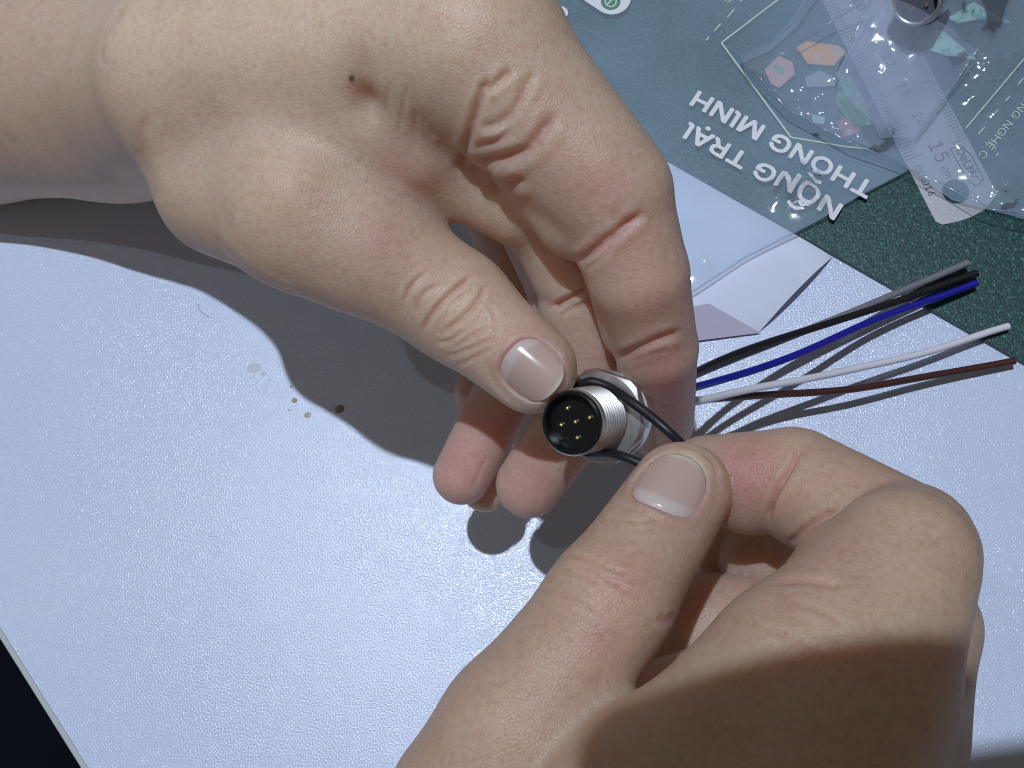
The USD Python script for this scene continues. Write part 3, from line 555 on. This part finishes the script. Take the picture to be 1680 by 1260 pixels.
for name, m_, pts, lab in [
    ('wire', W_GREY, [(1145, 613, 42), (1300, 551, 27), (1400, 511, 18), (1457, 487, 13), (1523, 459, 9), (1588, 431, 7)], 'grey insulated wire'),
    ('wire', W_BLACK, [(1145, 609, 45), (1228, 573, 37), (1326, 541, 27), (1408, 515, 19), (1490, 488, 12), (1556, 464, 8), (1603, 448, 6)], 'black insulated wire'),
    ('wire', W_BLUE, [(1145, 634, 42), (1228, 610, 34), (1326, 574, 25), (1425, 529, 15), (1523, 493, 9), (1602, 464, 6)], 'blue insulated wire'),
    ('wire', W_BROWN, [(1145, 657, 38), (1212, 651, 31), (1294, 646, 22), (1392, 639, 15), (1490, 623, 9), (1588, 606, 5), (1665, 592, 3.5)], 'brown insulated wire'),
    ('wire', W_WHITE, [(1143, 659, 42), (1228, 639, 34), (1326, 621, 25), (1425, 600, 16), (1523, 577, 9), (1588, 556, 6), (1655, 535, 4.5)], 'white insulated wire')]:
    P = [at(x, y, 3.2 + (z - 3.2) * np.interp(x, [1145, 1250, 1600], [.9, .72, .62])) for x, y, z in pts]; start = BACK + RNG.uniform(-1.5, 1.5, 3); mid = (start * .5 + P[0] * .5) + [0, 0, -1.5]
    S = spline([start, mid] + P, 90); w = obj(name, tube(S, .95, 14), m_, cn, smooth=40, label=lab)
    obj('cut_core', tube([S[-1], S[-1] + unit(S[-1] - S[-2]) * .12], .42, 10), COPPER, w, smooth=False)
# the black rubber ring: round the barrel in front of the nut, drawn out to the right thumb
best = lambda target: min(np.linspace(0, 2 * np.pi, 720), key=lambda a: np.linalg.norm(to_px(conpt(6.75, a, 11.6)) - target))
a0, a1 = best(np.array([968., 628.])), best(np.array([968., 744.])); al = best(np.array([905., 690.]))
seq = [a0 + ((al - a0 + np.pi) % (2 * np.pi) - np.pi) * t for t in np.linspace(0, 1, 9)]; seq += [al + ((a1 - al + np.pi) % (2 * np.pi) - np.pi) * t for t in np.linspace(0, 1, 9)[1:]]
loop = [at(1165, 775, 91.5), at(1135, 745, 89), at(1102, 713, 92), at(1060, 677, 91.5), at(1027, 653, 90.2), at(1001, 636, 87.8)] + [conpt(6.75, a, 11.6) for a in seq] + [at(1003, 745, 87.8), at(1028, 751, 89.8), at(1054, 762, 90.5), at(1100, 778, 91), at(1140, 785, 91)]
rg = spline(loop + [loop[0]], 200)
obr = obj('rubber_ring', tube(rg, .93, 14), RUBBER, smooth=40); tag(obr, 'thin black rubber ring stretched from the connector to the right thumb', 'rubber ring')

# ------------------------------------------------------------------ steel ruler on the mat
RZ = MATTOP + .25
R0 = at(1484, 264, RZ); RS = unit((at(1530, 365, RZ) - at(1392, 95, RZ)) + (at(1643, 330, RZ) - at(1494, 52, RZ))); RT = np.array([-RS[1], RS[0], 0.0])
if RT @ (at(1560, 240, RZ) - R0) < 0: RT = -RT
RW = float((at(1558, 172, RZ) - R0) @ RT)
def ruler_xy(s, t): return (R0 + RS * s + RT * t)[:2]
s_end = float((at(1560, 363, RZ) - R0) @ RS)
outline = [(-190, 0), (s_end - 1.5, 0), (s_end, 1.2)] + [(s_end + .9 * math.sin(u * math.pi), 1.2 + (RW - 5) * u) for u in np.linspace(.1, .9, 6)] + [(s_end - .8, RW - 3.2), (s_end - 2.6, RW), (-190, RW)]
ho = at(1568, 314, RZ) - R0; hc = np.array([ho @ RS, ho @ RT])
rp = Polygon([ruler_xy(s, t) for s, t in outline]).difference(Point(*ruler_xy(*hc)).buffer(3.6, 24))
rl = thing('steel_ruler', 'steel ruler with its round hole end sticking out of the clear bag', 'ruler')
obj('blade', plate(rp, RZ - .5, RZ), STEEL, rl)
tk = []
for k in range(0, 96):
    s = -k * 1.0; L = 5.2 if k % 10 == 0 else (4.0 if k % 5 == 0 else 3.0)
    for t0, t1 in ((.3, .3 + L), (RW - .3 - L * .8, RW - .3)):
        if t0 < 1 and False: continue
        b = trimesh.creation.box([.24, t1 - t0, .02]); M = np.eye(4); M[:3, 0], M[:3, 1] = RS, np.cross([0, 0, 1], RS); M[:3, 3] = [*ruler_xy(s + .0, (t0 + t1) / 2), RZ + .015]; b.apply_transform(M); tk.append(b)
tp = obj('tick_marks', cat_(tk), ENGRAVED, rl); tag(tp, kind='stuff')
def text_at(txt, origin, d, up, height, z, mat_, parent, name, depth=.03, bold=False, width=None, zf=None, heavy=0.0):
    m = meshkit.text_mesh(txt, height, depth, bold)
    if zf is not None: m = trimesh.Trimesh(*trimesh.remesh.subdivide_to_size(m.vertices, m.faces, 1.0, max_iter=12), process=False)
    v = np.array(m.vertices); sx = 1.0 if width is None else width / (v[:, 0].max() - v[:, 0].min())
    d, up = np.asarray(d, float)[:2], np.asarray(up, float)[:2]
    xy = np.asarray(origin)[:2] + (v[:, 0:1] - v[:, 0].min()) * sx * d + v[:, 1:2] * up
    zz = v[:, 2] + (z if zf is None else zf(xy[:, 0], xy[:, 1]) + z)
    f = np.array(m.faces)
    if heavy:
        k = [(heavy * height * math.cos(a), heavy * height * math.sin(a)) for a in np.arange(6) * math.pi / 3]
        f = np.vstack([f] + [f + len(zz) * (i + 1) for i in range(6)]); xy0 = xy; xy = np.vstack([xy0] + [xy0 + o for o in k]); zz = np.concatenate([zz] + [zz + .006 * (i + 1) for i in range(6)])
    if d[0] * up[1] - d[1] * up[0] < 0: f = f[:, ::-1]
    return obj(name, (np.c_[xy, zz], f), mat_, parent)
def rt(txt, s, t, h, mat_, **k): return text_at(txt, ruler_xy(s, t), RS, RT, h, RZ + .012, mat_, rl, 'engraved_text', **k)
for k in range(10, 15): rt(str(k), -(15 - k) * 10.0 - 2.2, RW * .42, 2.7, ENGRAVED)
rt('15', -2.0, RW * .42, 4.0, ENGRAVED_RED); rt('cm', 5.6, RW * .44, 2.0, ENGRAVED); rt('DLR016', 2.6, 1.6, 1.9, ENGRAVED); rt('DeLi', 2.4, RW - 4.5, 2.3, ENGRAVED, bold=True)
bx = [(1.4, RW - 5.6), (11.5, RW - 5.6), (14.2, RW - 4.2), (13.2, RW - 1.5), (5.5, RW - 1.3), (2.6, RW - 2.2), (1.4, RW - 3.0), (1.4, RW - 5.6)]
bl = LineString([ruler_xy(*p) for p in bx]).buffer(.16); obj('engraved_frame', plate(bl, RZ + .006, RZ + .03), ENGRAVED, rl)

def strokes(lines, s0, t0, size):                        # engraved characters beside the latin letters: strokes on a unit square
    from shapely import union_all
    g = union_all([LineString([ruler_xy(s0 + x * size, t0 + y * size) for x, y in l]).buffer(.12) for l in lines])
    return obj('engraved_text', cat_([plate(p, RZ + .006, RZ + .03) for p in getattr(g, 'geoms', [g])]), ENGRAVED, rl)
strokes([[(.30, 1.0), (.05, .75)], [(.32, .72), (.05, .45)], [(.18, .58), (.18, 0)], [(.5, .98), (.9, .98), (.9, .62), (.5, .62), (.5, .98)], [(.5, .8), (.9, .8)], [(.42, .46), (1, .46)], [(.38, .26), (1, .26)], [(.8, .46), (.8, .02), (.66, .06)], [(.5, .18), (.58, .06)]], 8.6, RW - 4.4, 2.1)
strokes([[(.1, .72), (.9, .72), (.82, .05), (.62, .12)], [(.45, 1.0), (.42, .6), (.1, .02)]], 10.9, RW - 4.3, 2.0)

# ------------------------------------------------------------------ printed bag: clear film with white lettering
def crumple(x, y, spots, seed):
    p = np.stack([x, y, 0 * x], -1); z = 0.0 * x
    for (px_, py_), r_, a_ in spots: z = z + a_ * (meshkit.fbm(p / 4.5, 2, seed) + .5 * meshkit.noise(p / 1.9, seed + 3)) * np.exp(-(((p[..., :2] - at(px_, py_, 4)[:2]) / r_) ** 2).sum(-1))
    return z
def film_z(x, y):
    p = np.stack([x, y, 0 * x], -1); return MATTOP + 1.3 + 1.5 * meshkit.fbm(p / 30, 3, 5) + .25 * meshkit.noise(p / 5, 9) + crumple(x, y, [((1300, 310), 6, 3.6), ((1325, 300), 5, 2.4), ((1157, 430), 4, 2.0), ((1340, 335), 4, 1.5)], 31)
def bag_z(x, y):
    side = (np.stack([x, y], -1) - _m0) @ _mn; return film_z(x, y) * 1.0 + np.clip(-side / 30, 0, 1) * -.9
bag = thing('printed_bag', 'large clear plastic bag with white lettering lying across mat and paper', 'plastic bag')
bp = Polygon(flat([(760, -90), (1085, 508), (1145, 474), (1222, 424), (1300, 385), (1345, 362), (1410, 322), (1490, 281), (1560, 330), (1640, 350), (1760, 385), (1760, -90)], 3))
V, T = sheet(bp, 1.5, bag_z); obj('film', (V, T), FILM, bag, smooth=True)
ed = LineString(flat([(1085, 508), (1145, 474), (1222, 424), (1300, 385), (1345, 362), (1410, 322), (1490, 281)], 3)); ep = np.array([ed.interpolate(t).coords[0] for t in np.arange(0, ed.length, 2.0)])
obj('hem', tube(np.c_[ep, bag_z(ep[:, 0], ep[:, 1])], .22, 6), FILM_BLUE, bag, smooth=True)
def pd(px0, px1): return unit(at(*px1, 3) - at(*px0, 3))[:2]
def ptext(txt, p0, p1, hpx, mat_, bold=True, zoff=.22):
    o, e = at(*p0, 3)[:2], at(*p1, 3)[:2]; d = unit(e - o); up = np.array([-d[1], d[0]])
    return text_at(txt, o, d, up, hpx / 5.9, zoff, mat_, bag, 'printed_text', .04, False, np.linalg.norm(e - o), bag_z, .05 if bold else 0.0)
ptext('NÔNG TRẠl', (1381, 340), (1131, 205), 29, INK_WHITE); ptext('THÔNG MlNH', (1434, 305), (1146, 153), 29, INK_WHITE)
ptext('CO', (935, 22), (893, 2), 27, INK_WHITE); ptext('CÔNG NGHỆ C', (1691, 150), (1602, 258), 12, INK_GREEN, False); ptext('o', (1200, 3), (1190, -3), 11, INK_GREEN, False)
def pline(pts, wpx, m_, name='printed_line'):
    S = np.array([at(x, y, 3)[:2] for x, y in pts]); L = LineString(S); n = max(4, int(L.length / 1.0)); C = np.array([L.interpolate(t).coords[0] for t in np.linspace(0, L.length, n)])
    D = np.gradient(C, axis=0); D /= np.linalg.norm(D, axis=1, keepdims=True); N = np.c_[-D[:, 1], D[:, 0]] * (wpx / 5.9 / 2); a, b = C + N, C - N
    V = np.vstack([np.c_[a, bag_z(a[:, 0], a[:, 1]) + .2], np.c_[b, bag_z(b[:, 0], b[:, 1]) + .2]]); i = np.arange(n - 1)
    F = np.vstack([np.stack([i, i + n, i + 1], -1), np.stack([i + 1, i + n, i + n + 1], -1)]); F = np.vstack([F, F[:, ::-1] + len(V)]); V = np.vstack([V, V - [0, 0, .03]])
    return obj(name, (V, F), m_, bag)
for p, w in [([(1298, -14), (1183, 73)], 2.6), ([(1183, 73), (1297, 228)], 2.6), ([(1297, 228), (1385, 243), (1426, 247)], 2.4), ([(1582, 214), (1690, 86)], 2.2), ([(1158, 69), (1163, 63)], 2.2), ([(1171, 54), (1182, 42)], 2.2), ([(1193, 31), (1204, 18)], 2.2), ([(1214, 6), (1224, -5)], 2.2),
             ([(1603, 223), (1614, 211)], 2), ([(1626, 193), (1635, 184)], 2), ([(1647, 170), (1654, 162)], 2), ([(1667, 143), (1676, 133)], 2), ([(1632, 259), (1636, 254)], 2)]: pline(p, w, INK_GREEN)
for p in ([(1322, 293), (1331, 304), (1345, 305)], [(1291, 334), (1300, 346), (1314, 347)]): pline(p, 5.5, INK_WHITE, 'printed_accent')
def pshape(poly_px, m_, name, zoff):
    V, T = sheet(poly_px, 1.5, lambda x, y: bag_z(x, y) + zoff); return obj(name, (np.vstack([V, V - [0, 0, .03]]), np.vstack([T, T[:, ::-1] + len(V)])), m_, bag, smooth=False)
pill = LineString(flat([(930, -50), (1004, 0)], 3)).buffer(5.6, 16); pshape(pill, INK_WHITE, 'printed_badge', .1)
ci = Point(*at(1002, 6, 3)[:2]); pshape(ci.buffer(2.9, 24), INK_TEAL, 'printed_disc', .16)
arc = [(1002 + 9 * math.cos(a), 6 + 9 * math.sin(a)) for a in np.linspace(-.6, 4.4, 14)]; pshape(LineString(flat(arc, 3)).buffer(.22), INK_GREEN, 'printed_emblem', .22)
pshape(LineString(flat([(996, 12), (1002, 5), (1009, 1)], 3)).buffer(.25), INK_GREEN, 'printed_emblem', .22)

# ------------------------------------------------------------------ small clear bag with slips and a second connector, over the ruler
def zip_z(x, y):
    p = np.stack([x, y, 0 * x], -1); c = np.exp(-(np.stack([x, y], -1) - at(1512, -10, 3)[:2]) ** 2 @ np.array([1, 1]) / 420.0)
    return MATTOP + 4.2 + 4.0 * meshkit.fbm(p / 22, 3, 21) + 1.0 * meshkit.noise(p / 6, 4) + 17 * c + crumple(x, y, [((1290, 160), 6, 2.5), ((1330, 195), 6, 2.2), ((1380, 220), 6, 2.2), ((1424, 222), 7, 3), ((1655, 345), 8, 3), ((1592, 185), 4, 2), ((1595, 140), 4, 2), ((1478, 130), 9, 1.2), ((1610, 325), 6, 2.2), ((1250, 140), 5, 2.2), ((1340, 150), 9, 1.8), ((1400, 130), 8, 1.2), ((1560, 270), 8, 1.4), ((1640, 100), 12, 1.6)], 47)
zb = thing('zip_bag', 'small crumpled clear bag holding coloured slips and a spare connector', 'plastic bag')
zp = Polygon(flat([(1370, -80), (1300, 40), (1262, 78), (1213, 99), (1222, 118), (1252, 148), (1290, 190), (1340, 222), (1390, 246), (1440, 262), (1490, 283), (1550, 313), (1610, 350), (1680, 368), (1760, 385), (1760, -80)], 5))
V, T = sheet(zp, 1.2, zip_z); obj('film', (V, T), FILM_CLEAR, zb, smooth=True)
zf_ = Polygon(flat([(1428, 22), (1500, 52), (1594, 98), (1560, 150), (1502, 226), (1440, 236), (1400, 190), (1366, 138)], 8))
V, T = sheet(zf_, 1.6, lambda x, y: zip_z(x, y) + .6 + .6 * meshkit.noise(np.stack([x / 9, y / 9, 0 * x], -1), 2)); obj('flap', (V, T), FILM_BLUE, zb, smooth=True)
for pts in ([(1309, 79), (1360, 50), (1424, 20)], [(1426, 14), (1395, 75), (1366, 136)], [(1215, 99), (1225, 122), (1290, 190), (1390, 246), (1490, 283), (1550, 313), (1610, 350), (1690, 370)], [(1213, 99), (1262, 78), (1305, 40), (1372, -60)], [(1596, 97), (1500, 228)]):
    L = LineString(flat(pts, 6)); C = np.array([L.interpolate(t).coords[0] for t in np.arange(0, L.length, 1.6)]); obj('fold', tube(np.c_[C, zip_z(C[:, 0], C[:, 1]) + .2], .24, 6), FILM_BLUE, zb, smooth=True)
def slip(pts, m_, lab, z=3.4, cat='paper slip'):
    s_ = obj('paper_slip', plate(Polygon(flat(pts, z)).buffer(.5).buffer(-.2), z, z + .25), m_); tag(s_, lab, cat); return s_
slip([(1309, 79), (1323, 70), (1376, 77), (1385, 86), (1367, 107), (1326, 104)], S_ORANGE, 'orange paper slip inside the small clear bag')
slip([(1256, 115), (1278, 94), (1299, 104), (1302, 122), (1278, 143), (1266, 137)], S_PINK, 'pale pink paper slip in the left corner of the small bag')
slip([(1378, 122), (1396, 128), (1420, 172), (1428, 204), (1400, 206), (1372, 168)], S_GREEN, 'mid green paper slip beside the left edge of the ruler', 3.0)
slip([(1498, 60), (1543, 50), (1598, 97), (1564, 93), (1507, 77)], S_LIGHT, 'light green pointed slip right of the ruler, below the spare connector')
slip([(1558, 30), (1597, 6), (1653, 37), (1611, 30), (1570, 37)], S_LIGHT, 'light green pointed slip near the top right corner')
slip([(1373, 200), (1400, 195), (1412, 215), (1385, 224)], S_RED, 'dull red paper slip at the lower seam of the small bag', 2.8)
slip([(1333, 190), (1352, 194), (1350, 203), (1335, 200)], S_LIGHT, 'tiny light green slip at the lower seam of the small bag', 3.0)
slip([(1322, 128), (1345, 118), (1366, 128), (1368, 140), (1325, 142)], plain('clear_grey_print', (.35, .40, .40), .5), 'greyish slip between the orange and the green slip', 2.8)
# spare connector
c2 = thing('connector', 'spare round metal connector with a dark socket at the top edge', 'connector')
G0 = at(1503, 2, 20.0); GA = unit(at(1536, -20, 7) - G0); GX = [1, 0, 0]
obj('shell', frame_to(lathe([(0, 14), (6.6, 14), (6.9, 13), (6.9, 1), (6.5, .2), (6.1, 0), (5.7, .3), (5.6, 4), (0, 4)], 72), G0, GA, GX), NICKEL, c2, smooth=35)
obj('insert', frame_to(lathe([(0, 3.0), (5.5, 3.0), (5.5, 4.2), (0, 4.2)], 48), G0, GA, GX), BLACK, c2, smooth=35)
for k in range(4): obj('pin', frame_to(lathe([(0, 1.3), (.3, 1.35), (.45, 1.6), (.45, 3.1), (0, 3.1)], 12), G0 + frame_to(trimesh.Trimesh([[2.8 * math.cos(k * 1.57 + .5), 2.8 * math.sin(k * 1.57 + .5), 0]] * 3, [[0, 1, 2]], process=False), [0, 0, 0], GA, GX).vertices[0], GA, GX), GOLD, c2, smooth=40)

# ------------------------------------------------------------------ small things on the tabletop
def drop(px, py, r, h, m_, lab, cat='crumb', sx=1.0, ang=0.0):
    s = trimesh.creation.icosphere(3); v = s.vertices * [r * sx, r, h]; v[:, 2] = np.maximum(v[:, 2], -.02); v *= 1 + .18 * (meshkit.noise(s.vertices * 1.7 + px)[:, None] - .5); c, t = math.cos(ang), math.sin(ang)
    v = np.c_[v[:, 0] * c - v[:, 1] * t, v[:, 0] * t + v[:, 1] * c, v[:, 2]] + at(px, py, 0) + [0, 0, .01]; o = obj('crumb', (v, s.faces), m_, smooth=True); tag(o, lab, cat)
drop(483, 657, .75, .5, GLUE, 'round amber drop on the tabletop left of the hand shadow')
drop(557, 671, 1.1, .9, GLUE_DARK, 'dark brown chip on the edge of the hand shadow', sx=1.25, ang=.4)
drop(505, 681, .8, .18, GLUE, 'pale curved fleck below the round amber drop', sx=1.3, ang=.3)
drop(478, 634, .45, .15, GLUE, 'small pale fleck above the round amber drop')
drop(417, 604, 1.5, .05, STAIN, 'faint pale smear on the tabletop, farthest left of the flecks', 'stain', 1.3, .1)
drop(432, 613, .7, .04, STAIN, 'faint small smear touching the lower right of the larger smear', 'stain', 1.3, .5)
for (x, y), l in zip([(441, 623), (438, 638), (422, 628), (475, 672), (511, 669)], ['grey speck right of the faint smears', 'grey speck lowest below the faint smears', 'grey speck straight below the large faint smear', 'tiny dark speck under the round amber drop', 'grey speck above the pale curved fleck']): drop(x, y, .3, .08, GLUE_DARK if x == 475 else STAIN, l, 'speck')
hr = obj('hair', tube([at(x, y, .3) for x, y in spline([(325, 499, 0), (331, 512, 0), (340, 518, 0), (347, 522, 0)], 16)[:, :2]], .05, 5), DARK_HAIR); tag(hr, 'short fine hair lying on the white tabletop', 'hair')
